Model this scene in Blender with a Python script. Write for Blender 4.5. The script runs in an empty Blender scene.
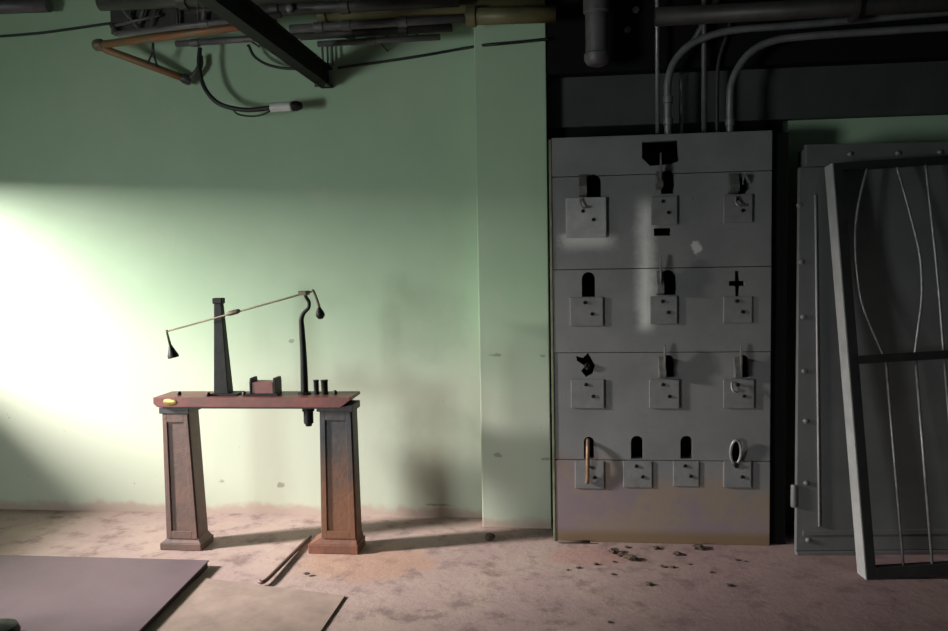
import bpy, bmesh, math, random
from mathutils import Vector, Matrix, noise
random.seed(7)
S = bpy.context.scene
C = S.collection
PI = math.pi

# ------------------------------------------------------------------ camera
FPX = 800.0
YAW, PITCH, ROLL = .1137, .0672, -.0184
CAM = Vector((0, -4.15, 1.479))
RM = Matrix.Rotation(YAW, 3, 'Z') @ Matrix.Rotation(PI/2 - PITCH, 3, 'X') @ Matrix.Rotation(ROLL, 3, 'Z')
cd = bpy.data.cameras.new('camera')
cd.sensor_fit = 'HORIZONTAL'; cd.sensor_width = 36; cd.lens = 36*FPX/948
cam = bpy.data.objects.new('camera', cd)
cam.matrix_world = Matrix.Translation(CAM) @ RM.to_4x4()
C.objects.link(cam); S.camera = cam

def ray(x, y): return RM @ Vector(((x-474)/FPX, -(y-315.5)/FPX, -1))
def aY(x, y, Y):                       # point of the photo on the plane Y
    d = ray(x, y); return CAM + d*((Y-CAM.y)/d.y)
def aZ(x, y, Z=0):                     # point of the photo on the level Z
    d = ray(x, y); return CAM + d*((Z-CAM.z)/d.z)
def aP(x, y, o, n):                    # point of the photo on a plane
    d = ray(x, y); return CAM + d*((o-CAM).dot(n)/d.dot(n))

# ------------------------------------------------------------------ materials
def mat(name, col, rough=.6, metal=0, col2=None, scale=6, lo=.35, hi=.65, bump=0, bscale=40, detail=6, spec=.5, coords='Object'):
    m = bpy.data.materials.new(name); m.use_nodes = True
    nt = m.node_tree; N = nt.nodes; L = nt.links
    b = N['Principled BSDF']
    b.inputs['Base Color'].default_value = (*col, 1)
    b.inputs['Roughness'].default_value = rough
    b.inputs['Metallic'].default_value = metal
    b.inputs['Specular IOR Level'].default_value = spec
    tc = N.new('ShaderNodeTexCoord')
    if col2:
        n = N.new('ShaderNodeTexNoise'); n.inputs['Scale'].default_value = scale; n.inputs['Detail'].default_value = detail
        n.inputs['Roughness'].default_value = .62
        L.new(tc.outputs[coords], n.inputs['Vector'])
        r = N.new('ShaderNodeValToRGB')
        r.color_ramp.elements[0].position = lo; r.color_ramp.elements[0].color = (*col, 1)
        r.color_ramp.elements[1].position = hi; r.color_ramp.elements[1].color = (*col2, 1)
        L.new(n.outputs['Fac'], r.inputs['Fac']); L.new(r.outputs['Color'], b.inputs['Base Color'])
    if bump:
        n2 = N.new('ShaderNodeTexNoise'); n2.inputs['Scale'].default_value = bscale; n2.inputs['Detail'].default_value = 8
        L.new(tc.outputs[coords], n2.inputs['Vector'])
        bp = N.new('ShaderNodeBump'); bp.inputs['Strength'].default_value = bump; bp.inputs['Distance'].default_value = .01
        L.new(n2.outputs['Fac'], bp.inputs['Height']); L.new(bp.outputs['Normal'], b.inputs['Normal'])
    return m

class G:                               # tiny node-expression helper
    def __init__(s, m): s.nt = m.node_tree; s.N = s.nt.nodes; s.L = s.nt.links
    def put(s, v, sock):
        if isinstance(v, (int, float)): sock.default_value = v
        else: s.L.new(v, sock)
    def math(s, op, a, b=0.0, clamp=False):
        n = s.N.new('ShaderNodeMath'); n.operation = op; n.use_clamp = clamp
        s.put(a, n.inputs[0]); s.put(b, n.inputs[1]); return n.outputs[0]
    def xyz(s, coords='Object'):
        t = s.N.new('ShaderNodeTexCoord'); x = s.N.new('ShaderNodeSeparateXYZ'); s.L.new(t.outputs[coords], x.inputs[0])
        return t.outputs[coords], x.outputs[0], x.outputs[1], x.outputs[2]
    def noise(s, vec, scale, detail=5, rough=.6):
        n = s.N.new('ShaderNodeTexNoise'); s.L.new(vec, n.inputs['Vector'])
        n.inputs['Scale'].default_value = scale; n.inputs['Detail'].default_value = detail; n.inputs['Roughness'].default_value = rough
        return n.outputs['Fac']
    def smooth(s, v, a, b):
        n = s.N.new('ShaderNodeMapRange'); n.interpolation_type = 'SMOOTHSTEP'; n.inputs['From Min'].default_value = a; n.inputs['From Max'].default_value = b
        s.put(v, n.inputs['Value']); return n.outputs['Result']
    def mix(s, f, a, b):
        n = s.N.new('ShaderNodeMix'); n.data_type = 'RGBA'; s.put(f, n.inputs['Factor'])
        for v, k in ((a, 6), (b, 7)):
            if isinstance(v, tuple): n.inputs[k].default_value = (*v, 1)
            else: s.L.new(v, n.inputs[k])
        return n.outputs[2]
    def color(s, v): s.L.new(v, s.N['Principled BSDF'].inputs['Base Color'])
    def bump(s, v, strength, dist=.01):
        bp = s.N.new('ShaderNodeBump'); bp.inputs['Strength'].default_value = strength; bp.inputs['Distance'].default_value = dist
        s.L.new(v, bp.inputs['Height']); s.L.new(bp.outputs['Normal'], s.N['Principled BSDF'].inputs['Normal'])

WYV = .36
def make_wall_paint():
    m = mat('mint_wall_paint', (.4, .5, .4), rough=.55, spec=.25); g = G(m)
    v, x, y, z = g.xyz()
    n1 = g.noise(v, 1.3, 5); n2 = g.noise(v, 26, 6); n3 = g.noise(v, 5, 8, .7)
    c = g.mix(g.smooth(n1, .3, .7), (.34, .475, .325), (.385, .515, .37))
    c = g.mix(g.smooth(n3, .60, .80), c, (.47, .50, .39))
    c = g.mix(g.math('MULTIPLY', g.smooth(g.math('ADD', z, g.math('MULTIPLY', g.math('SUBTRACT', n1, .5), .5)), 1.35, .5), .75), c, (.50, .51, .43))  # cream look of the lit lower wall put into the paint colour
    def dark_patch(px, pz, sx, sz):
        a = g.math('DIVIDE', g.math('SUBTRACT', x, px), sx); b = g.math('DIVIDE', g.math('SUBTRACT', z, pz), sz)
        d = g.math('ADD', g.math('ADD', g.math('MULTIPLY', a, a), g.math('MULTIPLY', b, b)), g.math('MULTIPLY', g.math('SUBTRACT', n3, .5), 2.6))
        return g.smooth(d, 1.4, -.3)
    patches = g.math('MAXIMUM', dark_patch(-.80, 1.15, .26, .26), dark_patch(-.76, .52, .32, .17))  # two soft darker green patches on the wall right of the machine
    c = g.mix(g.math('MULTIPLY', patches, .32), c, (.22, .28, .20))
    for px, py, Y, sx, sz in ((495, 355, .19, .035, .010), (498, 455, .19, .03, .014), (546, 459, .19, .035, .010), (543, 356, .19, .02, .008), (281, 485, WYV, .03, .02), (222, 481, WYV, .025, .012), (291, 341, WYV, .018, .012), (440, 505, WYV, .09, .008)):
        p = aY(px, py, Y)
        a = g.math('DIVIDE', g.math('SUBTRACT', x, p.x), sx); b = g.math('DIVIDE', g.math('SUBTRACT', z, p.z), sz)
        d = g.math('ADD', g.math('ADD', g.math('MULTIPLY', a, a), g.math('MULTIPLY', b, b)), g.math('MULTIPLY', g.math('SUBTRACT', n2, .5), 5))
        c = g.mix(g.math('MULTIPLY', g.smooth(d, 1.1, .2), .6), c, (.17, .16, .11))
    chips = g.smooth(n2, .70, .745)
    low = g.math('SUBTRACT', 1.0, g.smooth(z, .1, 1.5))
    c = g.mix(g.math('MULTIPLY', chips, g.math('MULTIPLY', low, .75)), c, (.20, .18, .13))
    # plaster showing through along the foot of the wall
    foot = g.smooth(g.math('ADD', z, g.math('MULTIPLY', g.math('SUBTRACT', n3, .5), .14)), .075, .03)
    c = g.mix(foot, c, (.42, .34, .29))
    g.color(c); g.bump(g.noise(v, 14, 8), .12)
    return m
def make_floor():
    m = mat('dusty_concrete', (.3, .25, .22), rough=.8, spec=.2); g = G(m)
    v, x, y, z = g.xyz()
    n1 = g.noise(v, 1.6, 6); n2 = g.noise(v, 7, 9, .7); n3 = g.noise(v, 45, 8, .7)
    c = g.mix(g.smooth(n1, .38, .62), (.385, .282, .268), (.44, .335, .297))
    c = g.mix(g.math('MULTIPLY', g.smooth(n2, .48, .66), .75), c, (.20, .14, .135))
    # brick dust by the foot of the machine and of the switchboard
    def blob(px, py, sx, sy):
        a = g.math('DIVIDE', g.math('SUBTRACT', x, px), sx); b = g.math('DIVIDE', g.math('SUBTRACT', y, py), sy)
        d = g.math('ADD', g.math('MULTIPLY', a, a), g.math('MULTIPLY', b, b))
        d = g.math('ADD', d, g.math('MULTIPLY', g.math('SUBTRACT', n2, .5), 2.2))
        return g.smooth(d, 1.0, .25)
    c = g.mix(g.math('MULTIPLY', blob(-1.0, -.35, .42, .3), .4), c, (.46, .25, .14))
    c = g.mix(g.math('MULTIPLY', blob(.12, -.2, .25, .16), .45), c, (.42, .20, .17))
    c = g.mix(g.math('MULTIPLY', g.smooth(n3, .62, .72), .6), c, (.13, .10, .09))
    c = g.mix(g.math('MULTIPLY', g.smooth(x, -.3, .8), .55), c, (.165, .098, .112))  # floor colour darkened towards the right to offset the fill light
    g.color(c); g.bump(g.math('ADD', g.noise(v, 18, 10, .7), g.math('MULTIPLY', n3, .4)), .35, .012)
    return m
def make_slate(rusty):
    m = mat('stained_slate' if rusty else 'slate', (.15, .15, .15), rough=.6, spec=.3); g = G(m)
    v, x, y, z = g.xyz()
    n1 = g.noise(v, 3, 6); n2 = g.noise(v, 20, 8, .7)
    c = g.mix(g.smooth(n1, .3, .7), (.155, .157, .160), (.20, .20, .20))
    c = g.mix(g.math('MULTIPLY', g.smooth(n2, .6, .75), .5), c, (.085, .085, .085))
    nz = g.math('MULTIPLY', g.math('SUBTRACT', n1, .5), .05)
    # pale plaster dust: one vertical run and a smear below the large plate
    s = g.math('ABSOLUTE', g.math('SUBTRACT', g.math('ADD', x, nz), DUST[0]))
    run = g.math('MULTIPLY', g.smooth(g.math('ADD', s, g.math('MULTIPLY', g.math('SUBTRACT', n2, .5), .05)), .075, -.012), g.math('MULTIPLY', g.smooth(z, DUST[1]-.04, DUST[1]+.06), g.smooth(z, DUST[2]+.03, DUST[2]-.10)))
    c = g.mix(g.math('MULTIPLY', run, .9), c, (.68, .68, .66))
    a = g.smooth(g.math('ADD', g.math('ABSOLUTE', g.math('SUBTRACT', x, SMEAR[0])), g.math('MULTIPLY', g.math('SUBTRACT', n2, .5), .12)), .175, .07)
    b = g.math('MULTIPLY', g.smooth(g.math('ADD', z, nz), SMEAR[1]-.085, SMEAR[1]-.005), g.smooth(z, SMEAR[1]+.035, SMEAR[1]+.005))
    c = g.mix(g.math('MULTIPLY', g.math('MULTIPLY', a, b), .8), c, (.58, .58, .56))
    d = g.math('ADD', g.math('POWER', g.math('MULTIPLY', g.math('SUBTRACT', x, SPOT[0]), 30), 2), g.math('POWER', g.math('MULTIPLY', g.math('SUBTRACT', z, SPOT[1]), 22), 2))
    d = g.math('ADD', d, g.math('MULTIPLY', g.math('SUBTRACT', n2, .5), 3))
    c = g.mix(g.math('MULTIPLY', g.smooth(d, .9, .2), .7), c, (.62, .62, .62))
    if rusty:
        e = g.math('ADD', g.math('SUBTRACT', .34, z), g.math('ADD', g.math('MULTIPLY', g.math('SUBTRACT', n1, .5), .55), g.math('MULTIPLY', g.math('SUBTRACT', .35, x), .14)))
        t = g.smooth(e, -.04, .10)
        warm = g.mix(g.smooth(g.noise(v, 5, 5), .42, .6), (.235, .175, .135), (.205, .150, .170))
        c = g.mix(g.math('MULTIPLY', t, .8), c, warm)
        c = g.mix(g.smooth(z, .09, .03), c, (.17, .115, .07))
    g.color(c); g.bump(n2, .15, .006)
    return m

P0 = lambda x, y: aY(x, y, 0)
RX, RZ0 = P0(650, 270).x, 0            # switchboard root below is at x = .483
SBX = .483
DUST = (aY(646, 260, 0).x-SBX, aY(646, 330, 0).z, aY(646, 196, 0).z)
SMEAR = (aY(586, 240, 0).x-SBX, aY(586, 238, 0).z)
SPOT = (aY(696, 247, 0).x-SBX, aY(696, 247, 0).z)

M = {}
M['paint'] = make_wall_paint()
M['floor'] = make_floor()
M['slate'] = make_slate(False)
M['slate_rust'] = make_slate(True)
M['dark_wall'] = mat('sooty_grey_board', (.04, .04, .042), .75, 0, (.058, .058, .058), 3, bump=.15)
M['black'] = mat('black_iron', (.004, .004, .004), .5, 0, (.010, .009, .008), 12, bump=.15, spec=.25)
M['void'] = mat('plain_black', (.008, .008, .008), .8, spec=.1)
M['steel'] = mat('grey_painted_steel', (.135, .137, .14), .5, .15, (.17, .172, .173), 4, bump=.1, bscale=20)
M['steel_light'] = mat('bare_steel', (.30, .30, .30), .45, .4, (.20, .20, .20), 9, bump=.1)
M['gate_side'] = mat('lit_grey_steel', (.42, .42, .42), .5, .1, (.32, .32, .32), 8, bump=.12)  # window light on the gate's outer side put into the colour
M['gate'] = mat('shaded_gate_steel', (.012, .012, .012), .6, 0, (.022, .022, .022), 8, bump=.1)  # shade on the gate front put into the colour
M['rod'] = mat('worn_rod', (.30, .30, .30), .45, .4, (.17, .17, .165), 14)
M['conduit'] = mat('galvanized_conduit', (.29, .29, .29), .4, .5, (.20, .20, .20), 10)
M['plate'] = mat('slate_mount', (.19, .19, .19), .55, 0, (.145, .145, .145), 12, bump=.15)
M['plate_pale'] = mat('pale_slate_mount', (.36, .36, .36), .6, 0, (.27, .27, .27), 10, bump=.15)  # paler grey for the large upper left plate
M['copper'] = mat('oxidised_copper', (.26, .255, .24), .4, .5, (.12, .12, .115), 18, bump=.15)
M['rust'] = mat('rusty_copper', (.30, .19, .12), .5, .4, (.16, .10, .06), 18, bump=.2)
M['red'] = mat('red_brown_enamel', (.20, .062, .055), .42, 0, (.13, .050, .042), 7, .35, .7, bump=.12)
M['leg'] = mat('worn_brown_iron', (.19, .105, .085), .5, .1, (.10, .072, .062), 5, .3, .7, bump=.2)
M['leg_rust'] = mat('rusty_red_iron', (.25, .095, .055), .6, .1, (.14, .06, .04), 7, bump=.2)
M['leg_dark'] = mat('dark_slate_iron', (.045, .045, .052), .5, .1, (.085, .065, .055), 5, .42, .7, bump=.2)
g = G(M['leg_dark'])
_v, _x, _y, _z = g.xyz()
_n = g.noise(_v, 6, 7, .65)
_t = g.smooth(g.math('SUBTRACT', g.math('ADD', g.math('MULTIPLY', g.math('SUBTRACT', _n, .5), .45), .47), _z), -.10, .22)
_old = M['leg_dark'].node_tree.nodes['Principled BSDF'].inputs['Base Color'].links[0].from_socket
g.color(g.mix(g.math('MULTIPLY', _t, .8), _old, (.20, .085, .04)))  # blends to orange-brown towards the bottom
M['brass'] = mat('brass_plate', (.55, .42, .14), .35, .7, (.40, .28, .10), 20)
M['lever'] = mat('dull_brass', (.20, .165, .11), .5, .3, (.12, .10, .07), 16)
M['boards'] = mat('mauve_board', (.145, .098, .115), .65, 0, (.120, .082, .096), 3, bump=.08)
M['board_edge'] = mat('dark_board_edge', (.03, .02, .02), .8)
M['ply'] = mat('plywood', (.36, .265, .225), .8, 0, (.25, .19, .165), 7, bump=.08)
M['orange_pipe'] = mat('rusty_orange_pipe', (.30, .115, .05), .5, .2, (.20, .13, .07), 9, .4, .6, bump=.15)
M['olive_pipe'] = mat('olive_pipe', (.17, .15, .065), .5, .1, (.11, .10, .05), 6, bump=.1)
M['grey_pipe'] = mat('grey_pipe', (.14, .13, .135), .5, .2, (.09, .085, .09), 7, bump=.1)
M['dark_pipe'] = mat('dark_pipe', (.035, .033, .033), .5, .2, (.06, .055, .05), 8, bump=.1)
M['cable'] = mat('black_rubber', (.008, .010, .009), .5)
M['white'] = mat('white_plastic', (.62, .60, .60), .45)
M['debris'] = mat('brown_debris', (.10, .07, .05), .9, 0, (.055, .04, .03), 20, bump=.3)
M['beam'] = mat('black_beam', (.007, .007, .007), .7, 0, (.012, .011, .010), 8, bump=.15, spec=.2)
M['ceiling'] = mat('sooty_ceiling', (.05, .052, .05), .9, 0, (.035, .035, .035), 2)
M['edge_reflection'] = mat('olive_reflection', (.20, .22, .12), .6, 0, (.12, .13, .08), 12)  # green reflection on the slab edge put into the colour

# ------------------------------------------------------------------ mesh building
class MB:
    def __init__(s): s.bm = bmesh.new()
    def hexa(s, b, t, bev=0):          # bottom 4 points, top 4 points (same winding)
        bm = bmesh.new()
        v = [bm.verts.new(p) for p in b] + [bm.verts.new(p) for p in t]
        for f in ((3,2,1,0), (4,5,6,7), (0,1,5,4), (1,2,6,5), (2,3,7,6), (3,0,4,7)): bm.faces.new([v[i] for i in f])
        bmesh.ops.recalc_face_normals(bm, faces=bm.faces)
        if bev: bmesh.ops.bevel(bm, geom=list(bm.edges), offset=bev, segments=2, profile=.6, affect='EDGES')
        s.join(bm); return s
    def box(s, lo, hi, bev=0):
        (a,b,c), (d,e,f) = lo, hi
        return s.hexa([(a,b,c),(d,b,c),(d,e,c),(a,e,c)], [(a,b,f),(d,b,f),(d,e,f),(a,e,f)], bev)
    def join(s, bm):
        me = bpy.data.meshes.new('tmp'); bm.to_mesh(me); bm.free(); s.bm.from_mesh(me); bpy.data.meshes.remove(me)
    def prism(s, poly, y0, y1, bev=0): # polygon in XZ swept along Y
        bm = bmesh.new()
        a = [bm.verts.new((x, y0, z)) for x, z in poly]; b = [bm.verts.new((x, y1, z)) for x, z in poly]
        n = len(poly); bm.faces.new(a); bm.faces.new(b[::-1])
        for i in range(n): bm.faces.new((a[i], b[i], b[(i+1) % n], a[(i+1) % n]))
        bmesh.ops.recalc_face_normals(bm, faces=bm.faces)
        if bev: bmesh.ops.bevel(bm, geom=list(bm.edges), offset=bev, segments=2, profile=.6, affect='EDGES')
        s.join(bm); return s
    def prismx(s, poly, x0, x1, bev=0): # polygon in YZ swept along X
        bm = bmesh.new()
        a = [bm.verts.new((x0, y, z)) for y, z in poly]; b = [bm.verts.new((x1, y, z)) for y, z in poly]
        n = len(poly); bm.faces.new(a); bm.faces.new(b[::-1])
        for i in range(n): bm.faces.new((a[i], b[i], b[(i+1) % n], a[(i+1) % n]))
        bmesh.ops.recalc_face_normals(bm, faces=bm.faces)
        if bev: bmesh.ops.bevel(bm, geom=list(bm.edges), offset=bev, segments=2, profile=.6, affect='EDGES')
        s.join(bm); return s
    def tube(s, pts, r, seg=14, closed=False):
        pts = [Vector(p) for p in pts]; n = len(pts)
        rr = r if isinstance(r, (list, tuple)) else [r]*n
        bm = bmesh.new(); rings = []; up = None
        for i, p in enumerate(pts):
            if closed: t = (pts[(i+1) % n]-pts[i-1])
            else: t = pts[min(i+1, n-1)]-pts[max(i-1, 0)]
            t.normalize()
            if up is None:
                up = t.orthogonal().normalized()
            up = (up - t*up.dot(t)).normalized(); w = t.cross(up)
            rings.append([bm.verts.new(p + (up*math.cos(k*2*PI/seg) + w*math.sin(k*2*PI/seg))*rr[i]) for k in range(seg)])
        for i in range(n if closed else n-1):
            a, b = rings[i], rings[(i+1) % n]
            for k in range(seg):
                f = bm.faces.new((a[k], a[(k+1) % seg], b[(k+1) % seg], b[k])); f.smooth = True
        if not closed: bm.faces.new(rings[0][::-1]); bm.faces.new(rings[-1])
        bmesh.ops.recalc_face_normals(bm, faces=bm.faces)
        s.join(bm); return s
    def lathe(s, prof, o, axis=(0,0,1), seg=20): # profile (radius, height)
        ax = Vector(axis).normalized(); u = ax.orthogonal().normalized(); w = ax.cross(u); o = Vector(o)
        bm = bmesh.new(); rings = []
        for r, h in prof:
            rings.append([bm.verts.new(o + ax*h + (u*math.cos(k*2*PI/seg) + w*math.sin(k*2*PI/seg))*max(r, 1e-4)) for k in range(seg)])
        for a, b in zip(rings, rings[1:]):
            for k in range(seg):
                f = bm.faces.new((a[k], a[(k+1) % seg], b[(k+1) % seg], b[k])); f.smooth = True
        bm.faces.new(rings[0][::-1]); bm.faces.new(rings[-1])
        bmesh.ops.recalc_face_normals(bm, faces=bm.faces)
        for e in bm.edges:
            if len(e.link_faces) == 2 and e.calc_face_angle() > .7: e.smooth = False
        s.join(bm); return s
    def chunk(s, o, r, sub=2, flat=.6, amp=.5):
        bm = bmesh.new(); bmesh.ops.create_icosphere(bm, subdivisions=sub, radius=1)
        q = Vector((random.random()*9, random.random()*9, random.random()*9)); sx = random.uniform(.8, 1.5)
        for v in bm.verts:
            k = 1 + amp*noise.noise(v.co*1.6+q)
            v.co = Vector((v.co.x*k*r*sx, v.co.y*k*r, v.co.z*k*r*flat))
        z0 = min(v.co.z for v in bm.verts)
        for v in bm.verts: v.co += Vector(o) + Vector((0, 0, -z0))
        s.join(bm); return s
    def build(s, name, m, parent=None, local=False, origin=None):
        me = bpy.data.meshes.new(name)
        if parent is not None and not local:
            bmesh.ops.translate(s.bm, verts=s.bm.verts, vec=-root_loc(parent))
        loc = None
        if parent is None and origin is not False:
            vs = [v.co for v in s.bm.verts]
            if origin is None:
                loc = Vector(((min(v.x for v in vs)+max(v.x for v in vs))/2, (min(v.y for v in vs)+max(v.y for v in vs))/2, min(v.z for v in vs)))
            else: loc = Vector(origin)
            bmesh.ops.translate(s.bm, verts=s.bm.verts, vec=-loc)
        s.bm.to_mesh(me); s.bm.free()
        me.materials.append(m)
        o = bpy.data.objects.new(name, me); C.objects.link(o)
        if loc is not None: o.location = loc
        if parent is not None: o.parent = parent
        return o
def root_loc(o):
    p = Vector((0,0,0))
    while o is not None: p += o.location; o = o.parent
    return p
def thing(name, loc, label, cat, group=None):
    o = bpy.data.objects.new(name, None); C.objects.link(o); o.location = loc; o.empty_display_size = .1
    return tag(o, label, cat, group)
def tag(o, label, cat, group=None):
    o['label'] = label; o['category'] = cat
    if group: o['group'] = group
    return o
def struct(o): o['kind'] = 'structure'; return o
def catmull(pts, n=8):
    pts = [Vector(p) for p in pts]; out = []
    for i in range(len(pts)-1):
        a, b, c, d = pts[max(i-1, 0)], pts[i], pts[i+1], pts[min(i+2, len(pts)-1)]
        for k in range(n):
            t = k/n
            out.append(.5*((2*b) + (c-a)*t + (2*a-5*b+4*c-d)*t*t + (3*b-a-3*c+d)*t**3))
    out.append(pts[-1]); return out

# ------------------------------------------------------------------ setting
WY = .36; XL = -4.3; XR = 3.6; ZC = 3.35; YB = -7.0
struct(MB().box((XL-.2, YB, -.1), (XR+.2, WY+.2, 0)).build('floor', M['floor'], origin=(0,0,0)))
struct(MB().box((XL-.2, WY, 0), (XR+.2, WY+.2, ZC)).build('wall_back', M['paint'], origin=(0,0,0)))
struct(MB().box((XL-.2, YB, ZC), (XR+.2, WY+.2, ZC+.1)).build('ceiling', M['ceiling'], origin=(0,0,ZC)))
struct(MB().box((XR, YB, 0), (XR+.2, WY, ZC)).build('wall_right', M['ceiling'], origin=(XR,0,0)))
# left wall with the window that lights the room
W0, W1, WZ0, WZ1 = -1.6, .10, 1.30, 2.11
wl = MB()
wl.box((XL-.2, YB, 0), (XL, WY, WZ0)); wl.box((XL-.2, YB, WZ1), (XL, WY, ZC))
wl.box((XL-.2, YB, WZ0), (XL, W0, WZ1)); wl.box((XL-.2, W1, WZ0), (XL, WY, WZ1))
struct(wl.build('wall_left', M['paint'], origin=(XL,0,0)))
wf = MB()
for a, b in (((W0, WZ0), (W1, WZ0+.04)), ((W0, WZ1-.04), (W1, WZ1)), ((W0, WZ0+.04), (W0+.04, WZ1-.04)), ((W1-.04, WZ0+.04), (W1, WZ1-.04))):
    wf.box((XL-.14, a[0], a[1]), (XL-.08, b[0], b[1]))
struct(wf.build('window_1', M['grey_pipe'], origin=(XL,0,WZ0)))
# shallow pilaster left of the switchboard
cx0 = aY(482.5, 528, .19).x; cx1 = aY(551.5, 528, .19).x
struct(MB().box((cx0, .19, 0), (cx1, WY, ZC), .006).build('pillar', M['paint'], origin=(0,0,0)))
# dark board above the switchboard, and the soffit over the right hand cabinet
zs = aY(870, 112, .30).z
dx0 = cx1+.004
struct(MB().box((dx0, .30, zs-.02), (XR, WY, ZC)).build('bulkhead', M['dark_wall'], origin=(dx0,.3,zs)))
struct(MB().box((dx0, .325, 0), (1.16, WY, zs-.02)).build('gap_shade_sheet', M['void'], origin=(dx0,.3,0)))  # black sheet added so the gap beside the switchboard stays dark
pz = aY(600, 72, .2)
struct(MB().box((dx0, .20, pz.z), (XR, .30, ZC), .004).build('soffit_beam', M['void'], origin=(dx0,.2,pz.z)))

# ------------------------------------------------------------------ switchboard
sb = thing('switchboard', (SBX, .06, 0), 'tall grey slate switchboard of stacked slabs with knife switch mounts and arched slots', 'switchboard')
X0, X1, ZT = -.061, 1.028, 2.102
SL = .045                               # slab thickness, front face at Y = 0
def arch(px0, py0, px1, py1):           # arched slot outline from photo pixels on the slab face
    a = P0(px0, py1); b = P0(px1, py0); w = b.x-a.x; r = w/2
    pts = [(a.x, a.z), (b.x, a.z)]
    zc = b.z-r
    for k in range(9): t = PI*k/8; pts.append((a.x+r+r*math.cos(t), zc+r*math.sin(t)))
    return pts
def rect(px0, py0, px1, py1):
    a = P0(px0, py1); b = P0(px1, py0); return [(a.x, a.z), (b.x, a.z), (b.x, b.z), (a.x, b.z)]
def poly(*pp): return [(P0(*p).x, P0(*p).z) for p in pp]
cuts = [arch(586, 174, 601, 198), poly((642, 142), (678, 140), (679, 161), (671, 164), (650, 166), (642, 158)),
        arch(661, 170, 674, 194), rect(654, 228, 671, 236), arch(732, 176, 747, 194),
        arch(582, 272, 595, 297), arch(660, 270, 676, 295),
        poly((735, 271), (739, 271), (739.5, 281), (745, 281), (745, 286), (739.5, 286), (739, 297), (735.5, 297), (735, 286), (729, 286), (729, 281), (735, 281)),
        poly((576, 356), (583, 358), (588, 353), (592, 360), (595, 366), (593, 374), (586, 377), (581, 371), (585, 366), (577, 361)),
        arch(662, 355, 674, 377), arch(737, 355, 749, 377),
        arch(584, 437, 594, 459), arch(631, 436, 643, 459), arch(680.5, 436, 692.5, 459), arch(731, 440, 741, 470)]
def cut(o):
    for p in cuts:
        cb = MB().prism(p, -.02, .1).build('cutter', M['void'], origin=False)
        md = o.modifiers.new('b', 'BOOLEAN'); md.object = cb; md.operation = 'DIFFERENCE'; md.solver = 'EXACT'
    dg = bpy.context.evaluated_depsgraph_get(); dg.update()
    me = bpy.data.meshes.new_from_object(o.evaluated_get(dg))
    cbs = [m.object for m in o.modifiers]
    o.modifiers.clear(); old = o.data; o.data = me; me.name = old.name
    for cb in cbs: bpy.data.objects.remove(cb)
seams = [0, P0(640, 460.5).z, P0(640, 352.5).z, P0(640, 268.5).z, P0(690, 173).z, ZT]
slabs = []
for i in range(5):
    z0, z1 = seams[i]+(.0015 if i else .0), seams[i+1]-.0015
    dy = (.0, .003, .0, .002, .0)[i]
    o = MB().box((X0, dy, z0), (X1, SL+dy, z1), .003).build('slab', M['slate_rust'] if i < 2 else M['slate'], sb)
    # keep the world position of the mesh the same as the cutters during the boolean
    cut_off = root_loc(sb); o.parent = None; o.location = cut_off; cut(o); o.parent = sb; o.location = (0,0,0)
    slabs.append(o)
slabs[0]['label'] = 'rust-stained bottom slab'
# steel carcass behind the slabs (open front)
c = MB()
c.box((X0+.002, SL+.004, 0), (X0+.014, .32, ZT-.034)); c.box((X1-.014, SL+.004, 0), (X1-.002, .32, ZT-.034))
c.box((X0+.015, SL+.004, ZT-.03), (X1-.015, .32, ZT-.002)); c.box((X0+.015, .31, 0), (X1-.015, .32, ZT-.032))
cc = c.build('carcass', M['void'], sb); cc['label'] = 'black carcass behind the slabs'
MB().box((X1+.001, .03, 0), (X1+.085, .05, ZT-.01)).build('gap_shade_strip', M['void'], sb)['label'] = 'black strip standing in for the dark gap at the right side'  # black strip put in for the shade between switchboard and cabinet
MB().box((X0-.013, -.004, 0), (X0-.001, .06, ZT-.01), .002).build('edge_strip', M['edge_reflection'], sb)

def mount(px0, py0, px1, py1, th=.013, m='plate', bolts=((.45, .82), (.66, .42))):
    a = P0(px0, py1); b = P0(px1, py0)
    o = MB().box((a.x, -th, a.z), (b.x, -.0005, b.z), .004).build('mounting_plate', M[m], sb)
    for u, v in bolts:
        MB().lathe([(.009, 0), (.009, .006), (.006, .009), (0, .009)], (a.x+(b.x-a.x)*u, -th, a.z+(b.z-a.z)*v), (0,-1,0), 10).build('bolt', M['black'], o)
    return o
def clip(px0, py0, px1, py1, depth=.055, tip=None, m='copper', parent=None):
    # folded spring clip standing off the slab, thin blade rising from it
    a = P0(px0, py1); b = P0(px1, py0)
    d = depth
    o = MB().prismx([(-.0005, a.z), (-d, a.z+.012), (-d*.95, a.z+(b.z-a.z)*.45), (-d*.35, b.z), (-.0005, b.z)], a.x, b.x, .002).build('switch_clip', M[m], sb)
    if tip:
        t0 = P0(tip[0], tip[1]); w = tip[2]
        MB().prismx([(-d*.93, a.z+(b.z-a.z)*.4), (-d*.45, b.z-.005), (-d*.75, t0.z), (-d*1.0, t0.z), (-d*1.12, b.z-.02)], t0.x-w/2, t0.x+w/2, .0015).build('switch_blade', M[m], o)
    return o
mount(566, 197, 606, 238, .017, 'plate_pale', ((.42, .66), (.68, .44)))['label'] = 'large pale mounting plate'
mount(651, 196, 677, 225); mount(723, 194, 752, 223)
mount(570, 297, 603, 326); mount(650, 296, 677, 324); mount(723, 296, 752, 323, .009)
mount(571, 379, 604, 408, .010); mount(649, 379, 679, 408); mount(723, 379, 754, 408, .010)
mount(575, 461, 604, 488, .010); mount(623, 461, 652, 487, .009); mount(673, 461, 699, 486, .008); mount(723, 461, 751, 487, .012)
clip(579, 175, 586.5, 197, .06)
clip(655.5, 172, 662, 190, .06, (659.5, 154, .007))
clip(728, 174, 738, 194, .05, (741, 176, .006))
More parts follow.
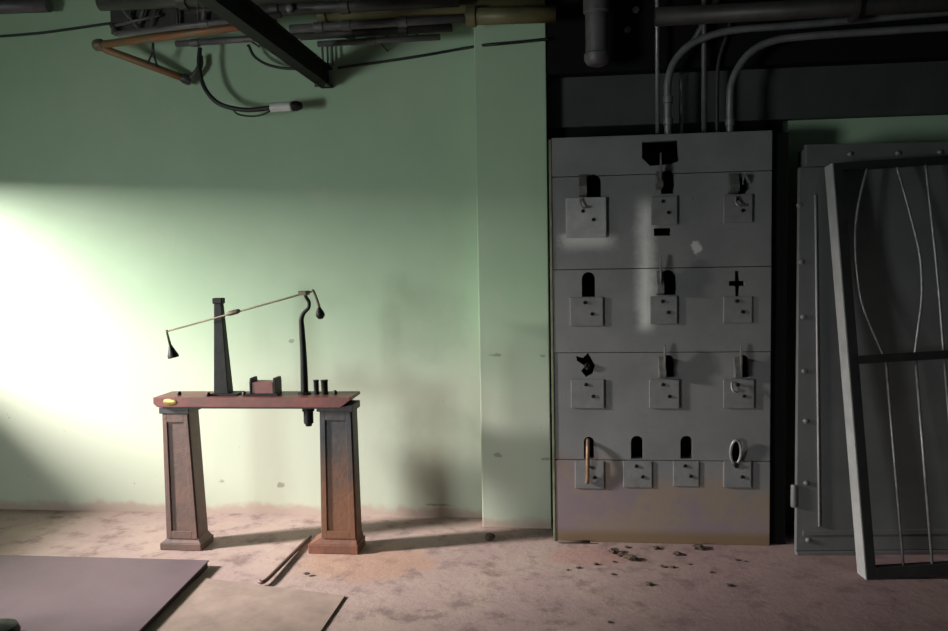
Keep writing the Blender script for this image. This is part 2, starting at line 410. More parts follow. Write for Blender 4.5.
clip(656, 271, 663, 295, .06, (659.5, 256, .007))
clip(658, 357, 665, 378, .06, (663.5, 344, .008))
clip(733, 357, 740, 378, .06, (739, 344, .008))
# hooks on three of the plates
for px, py, m in ((583, 205, 'steel_light'), (737, 203, 'steel_light'), (733, 387, 'steel_light')):
    p = P0(px, py); k = [(p.x-.012, -.03, p.z+.03), (p.x-.014, -.045, p.z), (p.x-.002, -.05, p.z-.018), (p.x+.016, -.045, p.z-.014)]
    MB().tube(catmull(k, 6), .006, 8).build('hook', M[m], sb)
# broken clip, lower left
p = P0(587, 366)
MB().chunk((p.x, -.006, p.z-.02), .018, 2, 1.0, .7).build('broken_clip', M['black'], sb)
# rusty strap hanging from the lower left slot
p = P0(588, 440); q = P0(587.5, 482)
MB().tube(catmull([(p.x, .012, p.z), (p.x-.002, -.03, p.z-.03), (q.x, -.048, (p.z+q.z)/2), (q.x, -.036, q.z+.04), (q.x-.004, -.026, q.z)], 6), .010, 8).build('strap', M['rust'], sb)['label'] = 'rusty strap hanging from the lower left slot'
# oval ring at the lower right
p = P0(735, 451)
MB().tube([(p.x+.026*math.cos(t), -.02-.01*math.sin(t), p.z+.062*math.sin(t)) for t in [k*2*PI/24 for k in range(24)]], .0075, 8, True).build('ring_handle', M['steel_light'], sb)
p = P0(735, 464); MB().lathe([(.012, 0), (.012, .02), (.007, .026), (0, .026)], (p.x, 0, p.z), (0,-1,0), 10).build('bolt', M['black'], sb)

# ------------------------------------------------------------------ balance machine on two pedestals
bx = thing('testing_machine', (-1.6, -.19, 0), 'red topped iron testing machine on two pedestals with tilted balance lever', 'machine')
FY, BY = -.262, -.115                   # plinth front and back
def pts4(px0, px1, py, Yf, Yb):
    a = aY(px0, py, Yf); b = aY(px1, py, Yf)
    z = (a.z+b.z)/2
    return [(a.x, Yf, z), (b.x, Yf, z), (b.x, Yb, z), (a.x, Yb, z)]
def pedestal(tx0, tx1, bx0, bx1, px0, px1, ytop, m, pm, lab=None):
    top = pts4(tx0, tx1, ytop, FY+.02, BY-.005)
    bot = pts4(bx0, bx1, 538, FY+.02, BY-.005)
    a = aY(px0, 551, FY).x; b = aY(px1, 551, FY).x
    zb = bot[0][2]
    r = MB()
    r.hexa(bot, top, .004)
    p = r.build('pedestal', M[m], bx)
    if lab: p['label'] = lab
    # raised border strips framing a sunken front panel
    def lerp(A, B, t): return Vector(A)+(Vector(B)-Vector(A))*t
    for u0, u1, v0, v1 in ((.0, .17, 0, 1), (.83, 1, 0, 1), (.17, .83, .93, 1), (.17, .83, 0, .06)):
        q = []
        for v in (v0, v1):
            l = lerp(bot[0], top[0], v); rr = lerp(bot[1], top[1], v)
            q.append((lerp(l, rr, u0), lerp(l, rr, u1)))
        (l0, r0), (l1, r1) = q
        off = Vector((0, -.010, 0))
        MB().hexa([l0+off, r0+off, r0, l0], [l1+off, r1+off, r1, l1], .002).build('panel_moulding', M[m], p)
    # side strip
    s0, s1 = Vector(bot[1]), Vector(top[1])
    w = Vector((0, .03, 0)); o = Vector((.006, 0, 0))
    MB().hexa([s0, s0+o, s0+o+w, s0+w], [s1, s1+o, s1+o+w, s1+w], .002).build('panel_moulding', M[m], p)
    pl = MB()
    pl.box((a, FY, 0), (b, BY+.01, zb*.62), .005)
    pl.hexa([(a+.008, FY+.008, zb*.62), (b-.008, FY+.008, zb*.62), (b-.008, BY+.004, zb*.62), (a+.008, BY+.004, zb*.62)],
            [(v[0], v[1], zb+.002) for v in bot], 0)
    q = pl.build('plinth', M[pm], bx)
    t0 = top[0][2]
    MB().box((top[0][0]-.014, FY+.002, t0-.002), (top[1][0]+.014, BY+.006, t0+.034), .005).build('capital', M['leg_dark'], bx)
    return t0+.034
TZ = aY(250, 407.5, -.29).z             # underside of the top
h = aY(180, 413, FY+.02).z
pedestal(163, 188, 167.5, 198, 160, 201, 413, 'leg', 'leg')
pedestal(320, 351, 322, 356, 308, 358, 411, 'leg_dark', 'leg_rust', 'dark slate coloured right pedestal, orange-brown low down')
tl = aY(153, 399, -.29); tr = aY(350, 396, -.29); t1 = aY(250, 397.5, -.29).z
zt = t1
TF, TB = -.292, -.088
tp = MB()
x0, x1 = tl.x, tr.x
tp.prism([(x0+.02, TZ), (x1-.05, TZ), (x1-.008, TZ+.032), (x1, TZ+.036), (x1, zt), (x0, zt), (x0, TZ+.018)], TF, TB, .004)
t = tp.build('table_top', M['red'], bx)
# square flange under the top
lo = min(h+.03, TZ)
MB().box((x0+.03, TF+.03, TZ-.012), (x1-.06, TB-.02, TZ-.0005), .003).build('under_frame', M['leg_dark'], bx)
# brass oval
p = aY(170, 402, TF)
MB().lathe([(.001, 0), (.033, 0), (.033, .003), (.029, .004), (0, .004)], (0,0,0), (0,-1,0), 28)
ov = MB(); ov.lathe([(.036, 0), (.036, .003), (.031, .0045), (0, .0045)], (0,0,0), (0,-1,0), 28)
for v in ov.bm.verts: v.co = Vector((v.co.x+p.x, v.co.y+TF, v.co.z*.48+p.z))
ov.build('brass_plate', M['brass'], t)['label'] = 'oval brass plate'
YC = -.19
def on(px): return aY(px, 393, YC).x
# tapered post
a = aY(215, 303, YC); b = aY(222.5, 303, YC); c0 = on(216.5); c1 = on(231)
MB().hexa([(c0, YC-.035, zt), (c1, YC-.035, zt), (c1, YC+.035, zt), (c0, YC+.035, zt)],
          [(a.x, YC-.016, a.z), (b.x, YC-.016, a.z), (b.x, YC+.016, a.z), (a.x, YC+.016, a.z)], .004).build('post', M['black'], bx)
MB().box((a.x-.006, YC-.022, a.z-.004), (b.x+.006, YC+.022, a.z+.026), .005).build('post_cap', M['black'], bx)
MB().box((c0-.012, YC-.05, zt), (c1+.055, YC+.05, zt+.010), .003).build('post_foot', M['black'], bx)
# lever with collar, in front of the post
YL = YC-.035
l0 = aY(166.5, 331.5, YL); l1 = aY(304, 293.5, YL); l2 = aY(312, 291.5, YL)
lv = MB().tube([l0, l1, l2], .0048, 10).build('lever', M['lever'], bx)
lv['label'] = 'thin tilted balance lever'
d = (l1-l0).normalized(); pc = aY(233.5, 312.5, YL)
MB().tube([pc-d*.035, pc-d*.02, pc+d*.02, pc+d*.035], [.008, .013, .013, .008], 12).build('collar', M['lever'], lv)
# left hanger and bell weight
h0 = aY(167, 333, YL); h1 = aY(170.5, 346, YL)
MB().tube([l0+Vector((0,0,.008)), h0, h1], [.008, .006, .0075], 8).build('hanger', M['lever'], lv)
ax = (h1-h0).normalized()
MB().lathe([(.008, -.004), (.012, .008), (.02, .03), (.028, .05), (.028, .062), (.018, .064), (0, .06)], h1, ax, 18).build('bell_weight', M['black'], lv)
# right hanger and bob
r0 = aY(313, 290.5, YL); r1 = aY(318, 303, YL); r2 = aY(319.5, 309, YL)
MB().tube(catmull([l2, r0, aY(315.5, 296, YL), r1, r2], 5), .007, 8).build('hanger', M['lever'], lv)
MB().lathe([(.006, -.01), (.014, .004), (.022, .022), (.022, .036), (.012, .05), (0, .052)], r2, (.1,0,-1), 16).build('bob_weight', M['black'], lv)
# curved post carrying the fulcrum
cp = [aY(*q, YC) for q in ((304.5, 391), (304, 370), (303.2, 350), (302, 330), (301.5, 319), (304, 313), (308.5, 308), (309, 302), (306, 297), (305.5, 293))]
cp[0].z = zt
cpp = catmull(cp, 5); n = len(cpp)
MB().tube(cpp, [.020-.011*min(1, i/(n*.62)) for i in range(n)], 14).build('curved_post', M['black'], bx)
MB().lathe([(.034, 0), (.034, .008), (.024, .014), (0, .014)], (cp[0].x, YC, zt), (0,0,1), 20).build('post_foot', M['black'], bx)
q = aY(305.5, 293, YC); MB().box((q.x-.024, YC-.05, q.z-.010), (q.x+.020, YC+.015, q.z+.012), .004).build('fulcrum', M['lever'], bx)
# small red box with two dark cheeks
b0, b1 = on(255), on(276); bz = aY(265, 381, YC).z; bz2 = aY(265, 377, YC).z
bo = MB().box((b0, YC-.04, zt), (b1, YC+.04, bz), .003).build('bearing_box', M['red'], bx)
for k0, k1 in ((on(253), b0-.0005), (b1+.0005, on(279))):
    MB().prismx([(YC-.045, zt), (YC+.045, zt), (YC+.045, bz), (YC+.038, bz2), (YC-.038, bz2), (YC-.045, bz)], k0, k1, .002).build('cheek', M['black'], bo)
MB().box((b0-.03, YC-.06, zt), (b1+.03, YC-.046, zt+.012), .002).build('rail', M['black'], bx)
for pa, pb, top in ((314, 319, 380), (321.5, 328, 380)):
    xa, xb = on(pa), on(pb); z = aY(320, top, YC).z; r = (xb-xa)/2
    MB().lathe([(r*1.15, 0), (r*1.15, .01), (r, .012), (r, z-zt-.008), (r*1.1, z-zt-.006), (r*1.1, z-zt), (0, z-zt)], ((xa+xb)/2, YC, zt), (0,0,1), 16).build('dash_pot', M['black'], bx)
for px, Y in ((179, YC-.03), (335, YC), (208, YC-.06), (244, YC-.04)):
    MB().lathe([(.012, 0), (.012, .012), (.008, .02), (0, .02)], (aY(px, 393, Y).x, Y, zt), (0,0,1), 8).build('bolt', M['black'], bx)
# spindle below the top
q0, q1 = aY(303.5, 408, -.23), aY(313.5, 426, -.23); r = (q1.x-q0.x)/2
MB().lathe([(0, 0), (r*.6, 0), (r*.75, .012), (r, .016), (r, .075), (r*1.25, .078), (r*1.25, TZ-q1.z)], ((q0.x+q1.x)/2, -.23, q1.z), (0,0,1), 16).build('spindle', M['black'], bx)

# ------------------------------------------------------------------ steel cabinet at the right and the barred gate leaning on it
ca = math.radians(5.0)
cb = thing('steel_cabinet', (1.125, -.122, 0), 'grey riveted steel cabinet standing behind the leaning barred gate', 'cabinet')
cb.rotation_euler.z = ca
u = Vector((math.cos(ca), math.sin(ca), 0)); nrm = Vector((math.sin(ca), -math.cos(ca), 0)); o0 = Vector(cb.location)
def cabpt(px, py): q = aP(px, py, o0, nrm)-o0; return q.dot(u), q.z
zt_c = cabpt(870, 143)[1]; zd = cabpt(806, 194)[1]; zf = cabpt(870, 166)[1]
CW = 1.5
body = MB().box((.09, .03, 0), (CW, .27, zt_c), .004).build('body', M['steel'], cb, local=True)
MB().box((.03, 0, zf+.003), (CW, .029, zt_c), .003).build('fascia', M['steel'], cb, local=True)
door = MB().box((0, 0, .02), (.9, .029, zf), .003).build('door', M['steel'], cb, local=True)
x, z = cabpt(815, 195); x2, z2 = cabpt(819, 526)
MB().tube([(x, -.004, z), ((x+x2)/2, -.004, (z+z2)/2), (x2, -.004, z2)], .0055, 8).build('weld_bead', M['gate_side'], door, local=True)
for px, py in ((801, 262), (803, 317), (804, 371), (805.5, 421), (806, 483), (808, 540), (799, 205)):
    x, z = cabpt(px, py)
    MB().lathe([(.013, 0), (.012, .006), (.007, .010), (0, .011)], (x, 0, z), (0,-1,0), 12).build('rivet', M['steel_light'], door, local=True)
for px, py in ((850, 154), (898, 153), (940, 152)):
    x, z = cabpt(px, py)
    MB().lathe([(.013, 0), (.012, .006), (.007, .010), (0, .011)], (x, 0, z), (0,-1,0), 12).build('rivet', M['steel_light'], cb, local=True)
z = cabpt(793, 507)[1]; zz = cabpt(793, 485)[1]
MB().lathe([(.014, 0), (.016, .008), (.016, zz-z-.008), (.014, zz-z)], (-.012, .004, z), (0,0,1), 14).build('hinge', M['steel'], cb, local=True)
MB().box((0, -.012, 0), (.95, .028, .018), .002).build('sill', M['steel'], cb, local=True)
x, z = cabpt(900, 524)
MB().box((.03, -.006, .10), (.88, -.0005, .125), .002).build('door_rib', M['steel'], door, local=True)

B = aZ(868, 580, 0)
Tq = aP(834, 163, Vector((1.25, -.12, 0))+nrm*.10, nrm)
v = (Tq-B).normalized(); ug = (u - v*u.dot(v)).normalized(); ng = v.cross(ug)     # ng points away from the viewer
GH = (Tq-B).length
gt = thing('barred_gate', B, 'steel gate with bent bars, front coloured as in shade, leaning on the riveted cabinet', 'gate')
gt.matrix_world = Matrix.Translation(B) @ Matrix((ug, ng, v)).transposed().to_4x4()
gn = -ng
def gp(px, py, dy=.0):
    q = aP(px, py, B, gn)-B; return Vector((q.dot(ug), dy, q.dot(v)))
GW = .74; SW = .04; SD = .085
MB().box((-.002, 0, 0), (SW, .012, GH), .002).build('stile', M['gate'], gt, local=True)
MB().box((GW-SW, 0, 0), (GW, .012, GH), .002).build('stile', M['gate'], gt, local=True)
MB().box((-.010, 0, 0), (-.003, SD, GH), .0015).build('side_flange', M['gate_side'], gt, local=True)['label'] = 'outer side of the gate frame, coloured pale as lit'
MB().box((GW+.0005, 0, 0), (GW+.008, SD, GH), .0015).build('side_flange', M['gate_side'], gt, local=True)
MB().box((SW, 0, GH-.034), (GW-SW, .04, GH), .002).build('rail', M['gate'], gt, local=True)
zm = gp(870, 359).z
MB().box((SW, 0, zm-.02), (GW-SW, .03, zm+.018), .002).build('rail', M['gate'], gt, local=True)
zb = gp(872, 568).z
MB().box((SW, 0, 0), (GW-SW, .05, max(zb, .04)), .002).build('rail', M['gate'], gt, local=True)
zbb = max(zb, .04)
def bar(top, low, lab):
    pts = [gp(*p, .018) for p in top]; pts[0].z = GH-.03; pts[-1].z = zm+.012
    pts2 = [gp(*p, .018) for p in low]; pts2[0].z = zm-.012; pts2[-1].z = zbb-.004
    o = MB(); o.tube(catmull(pts, 6), .0065, 8); o.tube(pts2, .0065, 8)
    o.build('bar', M['rod'], gt, local=True)['label'] = lab
bar([(869, 168), (860, 205), (857, 245), (862, 295), (872, 325), (885, 350)], [(888, 363), (905, 562)], 'bar bent outward to the left')
bar([(899, 170), (912, 213), (922, 255), (924, 295), (920, 330), (917, 354)], [(918, 363), (934, 560)], 'bar bent outward to the right')
bar([(928, 168), (935, 230), (941, 290), (946, 354)], [(947, 363), (963, 560)], 'straight bar')
bar([(960, 168), (972, 354)], [(973, 363), (992, 560)], 'straight bar')

# ------------------------------------------------------------------ conduits rising from the switchboard
ZP = ZT-.001
def up(px, Y=.12): return aY(px, 130, Y).x
def conduit(pts, r, lab, mt='conduit', collar=None, group='conduits rising from the switchboard', cat='conduit'):
    t = thing('conduit', (pts[0][0], pts[0][1], pts[0][2]), lab, cat, group)
    MB().tube(pts, r, 14).build('tube', M[mt], t)
    for h in (collar or []):
        MB().lathe([(r+.001, 0), (r*1.28, .003), (r*1.28, .035), (r+.001, .038)], (pts[0][0], pts[0][1], h), (0,0,1), 14).build('coupling', M[mt], t)
    return t
PXS = .012/1.0
x = up(657.5); conduit([(x, .12, ZP), (x, .12, 2.9), (x-.004, .12, ZC)], .011, 'thin straight conduit, leftmost of those rising from the switchboard top')
a = [aY(668, 133, .10), aY(667.5, 100, .10), aY(668, 82, .10), aY(673, 64, .10), aY(686, 48, .10), aY(704, 38, .10), aY(735, 30, .10), aY(800, 25, .10), aY(948, 12, .10), aY(1010, 7, .10)]
a.append(Vector((XR-.001, .10, a[-1].z)))
a[0].z = ZP
conduit([tuple(q) for q in catmull(a, 6)], .019, 'thick conduit bending right from behind the black hole in the switchboard top', collar=(2.16, 2.27))
x = up(681, .16); conduit([(x, .16, ZP), (x, .16, 2.42), (x, .16, 2.44)], .010, 'short thin conduit just right of the thick bending one')
x = up(704, .14); conduit([(x, .14, ZP), (x, .14, 2.8), (x, .14, ZC)], .014, 'grey straight conduit midway along the switchboard top', mt='grey_pipe')
a = [aY(717, 131, .18), aY(717, 90, .18), aY(719, 60, .18), aY(727, 35, .18), aY(733, 10, .18)]
a[0].z = ZP
conduit([tuple(q) for q in catmull(a, 5)], .010, 'dim thin conduit second from the right above the switchboard', mt='dark_pipe')
a = [aY(730, 133, .08), aY(730, 100, .08), aY(731.5, 84, .08), aY(738, 68, .08), aY(750, 53, .08), aY(770, 42, .08), aY(810, 36, .08), aY(948, 27, .08), aY(1010, 23, .08)]
a.append(Vector((XR-.001, .08, a[-1].z)))
a[0].z = ZP
conduit([tuple(q) for q in catmull(a, 6)], .019, 'thick bending conduit, rightmost of those above the switchboard', collar=(2.14,))
# capped drain pipe
q = aY(597, 66, .02); rr = (aY(609, 40, .02).x-aY(586, 40, .02).x)/2
t = thing('drain_pipe', (q.x, .02, q.z), 'grey capped pipe end hanging above the left side of the switchboard', 'pipe')
MB().lathe([(rr*.55, 0), (rr*.9, .008), (rr*1.12, .03), (rr*1.12, .06), (rr, .065), (rr, ZC-q.z)], (q.x, .02, q.z), (0,0,1), 22).build('tube', M['grey_pipe'], t)
cz = aY(597, 14, .02).z
MB().lathe([(rr*1.0, 0), (rr*1.18, .01), (rr*1.18, .07), (rr*1.0, .08)], (q.x, .02, cz), (0,0,1), 22).build('coupling', M['grey_pipe'], t)
# slanting dim pipe, and the large dark main along the soffit
a, b = aY(688, 52, .17), aY(716, 2, .17)
b2 = a+(b-a)*1.5
tag(MB().tube([a, b, b2], .02, 14).build('slanting_pipe', M['dark_pipe']), 'short dark slanting pipe above the conduit bends', 'pipe')
a, b = aY(735, 19, 0), aY(1000, -2, 0); z = (a.z+b.z)/2
m_ = thing('pipe_main', (a.x, 0, a.z), 'dark horizontal main with flange near the ceiling above the steel cabinet', 'pipe')
a = aY(655, 17, 0)
MB().tube([(a.x, 0, a.z), (1.6, 0, a.z), (XR-.02, 0, a.z)], .045, 18).build('tube', M['dark_pipe'], m_)
fx = aY(851, 15, 0).x
MB().lathe([(.046, 0), (.075, .002), (.075, .022), (.046, .024)], (fx, 0, a.z), (1,0,0), 20).build('flange', M['dark_pipe'], m_)
MB().tube([(fx-.03, 0, a.z), (fx-.03, 0, ZC-.3), (fx-.03, 0, ZC)], .008, 8).build('hanger_rod', M['dark_pipe'], m_)
for px, py, lab in ((636, 9, 'upper small grey fitting right of the capped pipe'), (628, 29, 'lower small grey fitting right of the capped pipe')):
    q = aY(px, py, .17)
    tag(MB().lathe([(.014, 0), (.02, .008), (.02, .02), (.012, .03)], q, (0,1,0), 12).build('fitting', M['grey_pipe']), lab, 'fitting')

# ------------------------------------------------------------------ pipes, beam and cables under the ceiling at the left
# beam running out from the wall towards the viewer
q = aY(327, 82, .355); q2 = aY(333, 88, .355)
bz = q2.z; bw = .034
bm_ = thing('steel_beam', (q.x, .35, bz), 'black steel beam jutting out from the green wall under the ceiling', 'beam')
MB().box((q.x-bw, -3.0, bz), (q.x+bw, WY-.001, bz+.014), .002).build('flange', M['beam'], bm_)
MB().box((q.x-bw, -3.0, bz+.100), (q.x+bw, WY-.001, bz+.114), .002).build('flange', M['beam'], bm_)
MB().box((q.x-.01, -3.0, bz+.0145), (q.x+.01, WY-.001, bz+.0995), 0).build('web', M['beam'], bm_)
for k in range(2):
    p = aY(300+14*k, 42+22*k, .1)
MB().lathe([(.012, 0), (.012, .012), (0, .014)], (q.x-.03, .25, bz), (0,0,-1), 8).build('bolt', M['grey_pipe'], bm_)
MB().lathe([(.012, 0), (.012, .012), (0, .014)], (q.x+.03, .25, bz), (0,0,-1), 8).build('bolt', M['grey_pipe'], bm_)
BT = bz+.14                             # pipes rest on the beam

def hpipe(name, pa, Ya, pb, r, mt, lab, ext=0, couplings=(), cat='pipe', eb=1, group=None, up=False, bk=.5):
    a = aY(*pa, Ya); b = aZ(*pb, a.z) if eb else aY(*pb, Ya)
    d = (b-a).normalized(); b = b+d*ext
    t = thing(name, a, lab, cat, group)
    MB().tube([a, (a+b)/2, b], r, 16).build('tube', M[mt], t)
    p = a+(b-a)*bk; MB().tube([(p.x, p.y+r*.8, p.z), (p.x, (p.y+WY)/2, p.z), (p.x, WY-.0005, p.z)] if not up else [(p.x, p.y, p.z+r*.8), (p.x, p.y, ZC-.1), (p.x, p.y, ZC-.0005)], .006, 8).build('wall_bracket', M['dark_pipe'], t)
    for k in couplings:
        p = a+(b-a)*k
        MB().lathe([(r*1.0, 0), (r*1.25, .004), (r*1.25, .05), (r*1.0, .054)], p, d, 16).build('coupling', M[mt], t)
    return t, a, b
# rusty orange pipe with elbow, and its lower branch
Ye = .12
e = aY(99, 45, Ye)
t = thing('rusty_pipe', e, 'rusty orange pipe with elbow, left end of the ceiling pipework', 'pipe')
b = aY(255, 24.5, Ye-.18)
MB().tube([e, (e+b)/2, b+(b-e)*.12], .021, 16).build('tube', M['orange_pipe'], t)
l = aY(186, 79, .30); e2 = aY(107, 50, Ye+.01)
MB().tube([e, e2, (e2+l)/2, l], [.022, .021, .021, .021], 16).build('branch', M['orange_pipe'], t)
MB().lathe([(.0, -.036), (.02, -.032), (.031, -.02), (.034, 0), (.031, .02), (.02, .032), (0, .036)], e, (1,0,.1), 16).build('elbow', M['lever'], t)
MB().lathe([(.0, -.03), (.022, -.026), (.03, -.01), (.03, .02), (.022, .03), (0, .032)], l, (l-e2).normalized(), 14).build('end_cap', M['dark_pipe'], t)
w0 = aY(200, 56, .30)
MB().tube(catmull([l, aY(193, 76, .30), aY(200, 66, .30), w0], 5), .017, 12).build('riser', M['dark_pipe'], t)
# Y shaped clamp on the branch
q = aY(153, 66, .22)
y0 = aY(153, 43, .15)
cl = MB(); cl.tube([aY(147.5, 64, .2), aY(152, 54, .18), y0], .006, 8); cl.tube([aY(157.5, 67, .22), aY(153.5, 54, .18), y0+Vector((.002, 0, 0))], .006, 8)
cl.build('clamp', M['cable'], t)
# grey pipe above it, long, over the beam
hpipe('grey_conduit', (118, 34), -.2, (262, 17), .015, 'grey_pipe', 'slim grey pipe running just above the rusty orange pipe', .1, (.5,), eb=0, up=True)
hpipe('grey_conduit', (176, 44), .2, (322, 34), .017, 'grey_pipe', 'grey pipe below the rusty one, ending at the black beam', 0, (.1, .85), eb=0)
# purple grey pipe in the far left corner
hpipe('corner_pipe', (-60, 9), .26, (49, 5), .040, 'grey_pipe', 'stub of mauve grey pipe in the upper left corner', 0, (), eb=0)
# dark tangle of fittings at the upper left
t = thing('pipe_hanger', aY(140, 20, .1), 'dark cluster of clamps and rods hanging over the rusty pipe elbow', 'bracket')
MB().box(aY(111, 34, .14), aY(225, 3, .16)+Vector((0, .03, 0)), .004).build('bracket_plate', M['dark_pipe'], t)
for p0, p1, r in (((118, 4), (140, 30), .009), ((133, 0), (128, 22), .007), ((146, 2), (139, 24), .009), ((160, 0), (150, 26), .008), ((176, -4), (178, 34), .010), ((205, -4), (203, 26), .012), ((114, 26), (160, 15), .009), ((112, 24), (116, 32), .018), ((185, 12), (222, 8), .014)):
    MB().tube([aY(*p0, .10), (aY(*p0, .10)+aY(*p1, .11))/2, aY(*p1, .11)], r, 8).build('rod', M['grey_pipe' if r in (.009, .012) else 'dark_pipe'], t)
# pipe run to the right of the beam
hpipe('olive_main', (318, 14), .14, (545, 2), .045, 'olive_pipe', 'thick olive pipe along the top of the green wall', .0, (.0,), eb=0)
t, a, b = hpipe('olive_main', (466, 17), .05, (556, 14), .042, 'olive_pipe', 'olive pipe length with open collar ending at the dark bulkhead', .0, (.0,), eb=0)
hpipe('grey_conduit', (290, 29), .06, (465, 18), .022, 'grey_pipe', 'pale grey pipe with coupling, right of the black beam', 0, (.14, .30, .62), eb=0)
hpipe('grey_conduit', (300, 36), .16, (452, 27), .024, 'dark_pipe', 'dark pipe behind the pale grey pipe', 0, (.3, .65), eb=0, bk=.75)
hpipe('grey_conduit', (318, 44), .14, (440, 37), .016, 'grey_pipe', 'lowest thin grey pipe right of the black beam', 0, (.4,), eb=0)
hpipe('overhead_pipe', (100, 2), -.1, (330, -8), .045, 'dark_pipe', 'thick dark overhead pipe crossing above the black beam', .2, (.3,), eb=0, up=True)
op, _, _ = hpipe('overhead_pipe', (225, 12), .0, (420, 2), .034, 'dark_pipe', 'dark overhead pipe passing over the middle of the beam', .2, (.2, .5), eb=0, up=True)
q = aY(291, 10, -.03); MB().lathe([(.02, 0), (.02, .03), (.012, .036), (0, .036)], q, (0,-1,0), 12).build('nipple', M['conduit'], op)
# short green tubes hanging between pipes and wall
for k, px in enumerate((322, 327, 332)):
    a, b = aY(px, 42, .30), aY(px+1, 66, .30)
    tag(MB().tube([a, (a+b)/2, b], .006, 8).build('hanger_rod', M['grey_pipe']), 'thin short vertical rod hanging by the black beam end', 'rod', 'rods by the beam end')
# cables
def cable(pts, r, lab, mt='cable', Y=.2): 
    q = catmull([aY(p[0], p[1], p[2] if len(p) > 2 else Y) for p in pts], 8)
    return q
q = cable([(200, 48), (199, 62), (201, 78), (207, 92), (218, 103), (232, 108), (250, 110), (271, 107.5)], .016, '')
t = thing('power_cable', q[-1], 'black looped cable with pale plug hanging below the ceiling pipes', 'cable')
MB().tube(q, .0125, 10).build('cord', M['cable'], t)
d = (q[-1]-q[-4]).normalized(); d = Vector((1, 0, .02)).normalized()
MB().lathe([(.018, -.004), (.026, .0), (.026, .115), (.02, .12)], q[-1], d, 16).build('plug', M['white'], t)['label'] = 'pale plug body'
MB().lathe([(.022, 0), (.028, .006), (.028, .03), (.018, .055), (.01, .06)], q[-1]+d*.12, d, 16).build('plug_cap', M['black'], t)
q2 = cable([(232, 106), (238, 112), (252, 114), (264, 112), (271, 108)], .006, '')
MB().tube([p-Vector((0,0,.012)) for p in q2], .005, 8).build('cord', M['cable'], t)
q = cable([(248, 47, .27), (249, 46, .27), (254, 56, .27), (266, 64, .27), (282, 68, .27), (300, 69, .27)], .006, '')
tag(MB().tube(q, .008, 8).build('thin_cable', M['cable']), 'thin drooping black cable left of the beam', 'cable')
q = cable([(338, 68, .345), (380, 62, .345), (420, 56, .345), (472, 47, .345), (486, 45, .17), (520, 42, .17), (549, 39, .17)], .006, '')
tag(MB().tube(q, .008, 8).build('wall_cable', M['cable']), 'dark cable strung along the green wall right of the beam', 'cable')
q = cable([(-40, 39, .34), (30, 34, .34), (70, 29, .34), (112, 23, .34)], .006, '')
tag(MB().tube(q, .008, 8).build('wall_cable', M['cable']), 'dark cable along the upper left of the green wall', 'cable')

# ------------------------------------------------------------------ things on the floor
zb = .036
A = aZ(-60, 556.5, zb); Bq = aZ(209, 560, zb); Cq = aZ(136, 634, zb)
d = (Cq-Bq).normalized(); Cq = Bq+d*1.6
Ax = Vector((A.x-.4, Bq.y, zb)); D = Ax+d*1.6
lid = thing('floor_hatch', ((Ax.x+Bq.x)/2, Bq.y-.6, 0), 'large mauve board with dark edge lying in the lower left foreground', 'board')
MB().hexa([(p.x, p.y, zb-.008) for p in (Ax, D, Cq, Bq)], [(p.x, p.y, zb) for p in (Ax, D, Cq, Bq)], .002).build('deck', M['boards'], lid)
ins = [Vector(p) for p in ((Ax.x+.02, Ax.y-.004, 0), (D.x+.02, D.y+.02, 0), (Cq.x-.006, Cq.y+.02, 0), (Bq.x-.006, Bq.y-.004, 0))]
MB().hexa([(p.x, p.y, 0) for p in ins], [(p.x, p.y, zb-.0085) for p in ins]).build('edge_frame', M['board_edge'], lid)
q = aZ(-2, 640, zb)
tag(MB().lathe([(.055, 0), (.075, .01), (.08, .03), (.07, .055), (.035, .07), (0, .072)], (q.x, q.y, zb), (0,0,1), 20).build('black_cap', M['black']), 'black rounded cap on the mauve board at the lower left corner', 'cap')
# plywood sheet
q = [aZ(190, 577.5, .008), aZ(345, 595.5, .008)]
x1 = q[1].x; y1 = q[1].y; x0 = Bq.x+.012
yb = aZ(230, 578, .008).y
tag(MB().hexa([(x0, y1-.9, 0), (x1-.01, y1-.9, 0), (x1, y1, 0), (x0, yb, 0)], [(x0, y1-.9, .008), (x1-.01, y1-.9, .008), (x1, y1, .008), (x0, yb, .008)], .001).build('plywood_sheet', M['ply']), 'thin brown plywood sheet on the floor beside the mauve board', 'board')
# crowbar
a = aZ(307, 540, .009); b = aZ(266, 580, .02)
v0 = Vector((a.x, a.y, .011)); v1 = Vector((b.x, b.y, .019))
tag(MB().tube(catmull([v0+Vector((.012, .03, .006)), v0, (v0+v1)/2, v1, v1+Vector((-.025, -.02, .002))], 5), .010, 10).build('iron_bar', M['leg']), 'slim iron rod lying on the floor by the right pedestal', 'rod')
# nut by the pilaster
q = aZ(490, 540, 0)
nb = MB(); nb.chunk((q.x, q.y, 0), .024, 2, .75, .35)
tag(nb.build('stone', M['debris']), 'lone dark pebble on the floor in front of the green pilaster', 'debris')
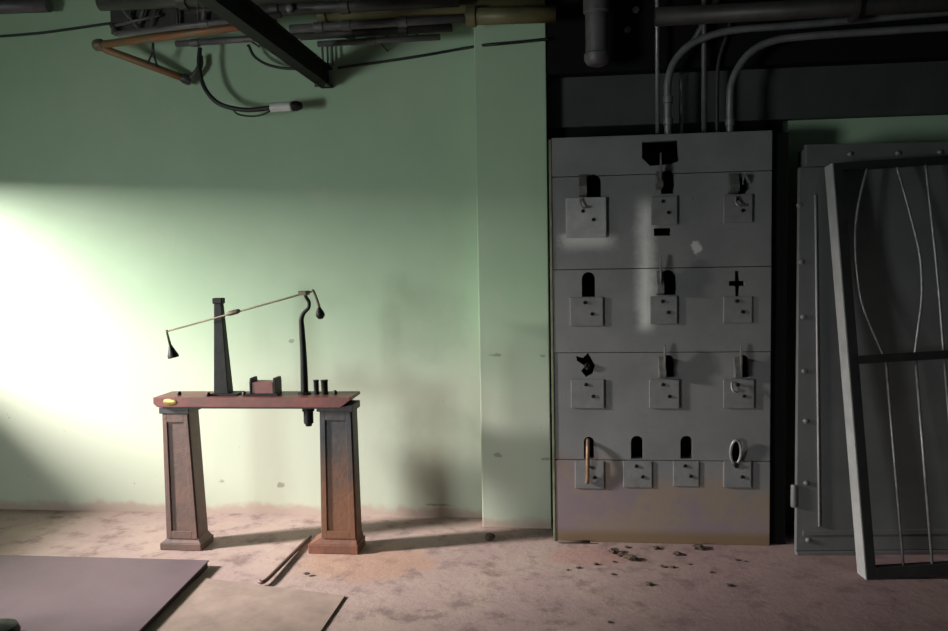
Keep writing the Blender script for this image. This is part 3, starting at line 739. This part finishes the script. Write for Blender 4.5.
# debris below the switchboard
for px, py, r, lab in ((613, 553, .026, 'dark lump of debris, left end of the pile below the switchboard'), (622, 557, .024, 'dark lump in the middle of the pile below the switchboard'),
                       (631, 560, .03, 'largest dark lump, right end of the pile below the switchboard'), (656, 549, .018, 'small dark crumb between the pile and the long flake'),
                       (677, 555, .018, 'flat brown crumb in front of the long flake'), (698, 549, .03, 'long brown flake leaning at the switchboard foot'),
                       (649, 585, .016, 'pale crumb alone on the open floor below the pile'), (307, 576, .012, 'tiny dark crumb on the floor right of the iron rod')):
    q = aZ(px, py, 0)
    o = MB(); o.chunk((q.x, q.y, 0.008 if px == 307 else 0), r, 2, .38, .9)
    tag(o.build('debris_lump', M['debris']), lab, 'debris', 'debris on the floor')
rd = random.Random(3)
for k in range(14):
    px = rd.uniform(565, 770); py = rd.uniform(547, 575) if k < 11 else rd.uniform(555, 625)
    q = aZ(px, py, 0)
    o = MB(); o.chunk((q.x, q.y, 0), rd.uniform(.006, .012), 2, .4, .7)
    tag(o.build('debris_crumb', M['debris']), 'small brown crumb of debris on the floor before the switchboard', 'debris', 'crumbs on the floor')
q0 = aZ(558, 540, .009); q1 = aZ(590, 541, .012)
q0.y = q1.y = -.03
tag(MB().tube([q0, (q0+q1)/2, q1], .007, 8).build('twig', M['debris']), 'thin twig lying at the lower left foot of the switchboard', 'debris')

# ------------------------------------------------------------------ light
def spot(loc, target, power, size, angle, col, blend=.6):
    l = bpy.data.lights.new('daylight', 'SPOT'); l.energy = power; l.shadow_soft_size = size; l.spot_size = angle; l.spot_blend = blend; l.color = col
    o = bpy.data.objects.new('daylight', l); C.objects.link(o); o.location = loc
    o.rotation_euler = (Vector(target)-Vector(loc)).to_track_quat('-Z', 'Y').to_euler(); return o
def area(loc, target, power, sx, sy, col, spread=180):
    l = bpy.data.lights.new('window_or_fill_light', 'AREA'); l.shape = 'RECTANGLE'; l.size = sx; l.size_y = sy; l.energy = power; l.color = col; l.spread = math.radians(spread)
    o = bpy.data.objects.new('window_or_fill_light', l); C.objects.link(o); o.location = loc
    o.rotation_euler = (Vector(target)-Vector(loc)).to_track_quat('-Z', 'Y').to_euler(); return o
area((-6.0, -1.7, 2.5), (XL, -.72, 1.68), 900, .45, .75, (1, .935, .885))
area((-4.15, -4.4, 1.05), (-.5, 0, .6), 58, 1.3, 1.0, (.92, 1, .97), 112)  # added fill light inside the room, no window behind it
w = bpy.data.worlds.new('world'); S.world = w; w.use_nodes = True
w.node_tree.nodes['Background'].inputs[0].default_value = (.80, .95, 1, 1)
w.node_tree.nodes['Background'].inputs[1].default_value = .085
S.view_settings.view_transform = 'Standard'; S.view_settings.look = 'None'
S.view_settings.gamma = 1; S.view_settings.use_curve_mapping = False
S.view_settings.exposure = 0
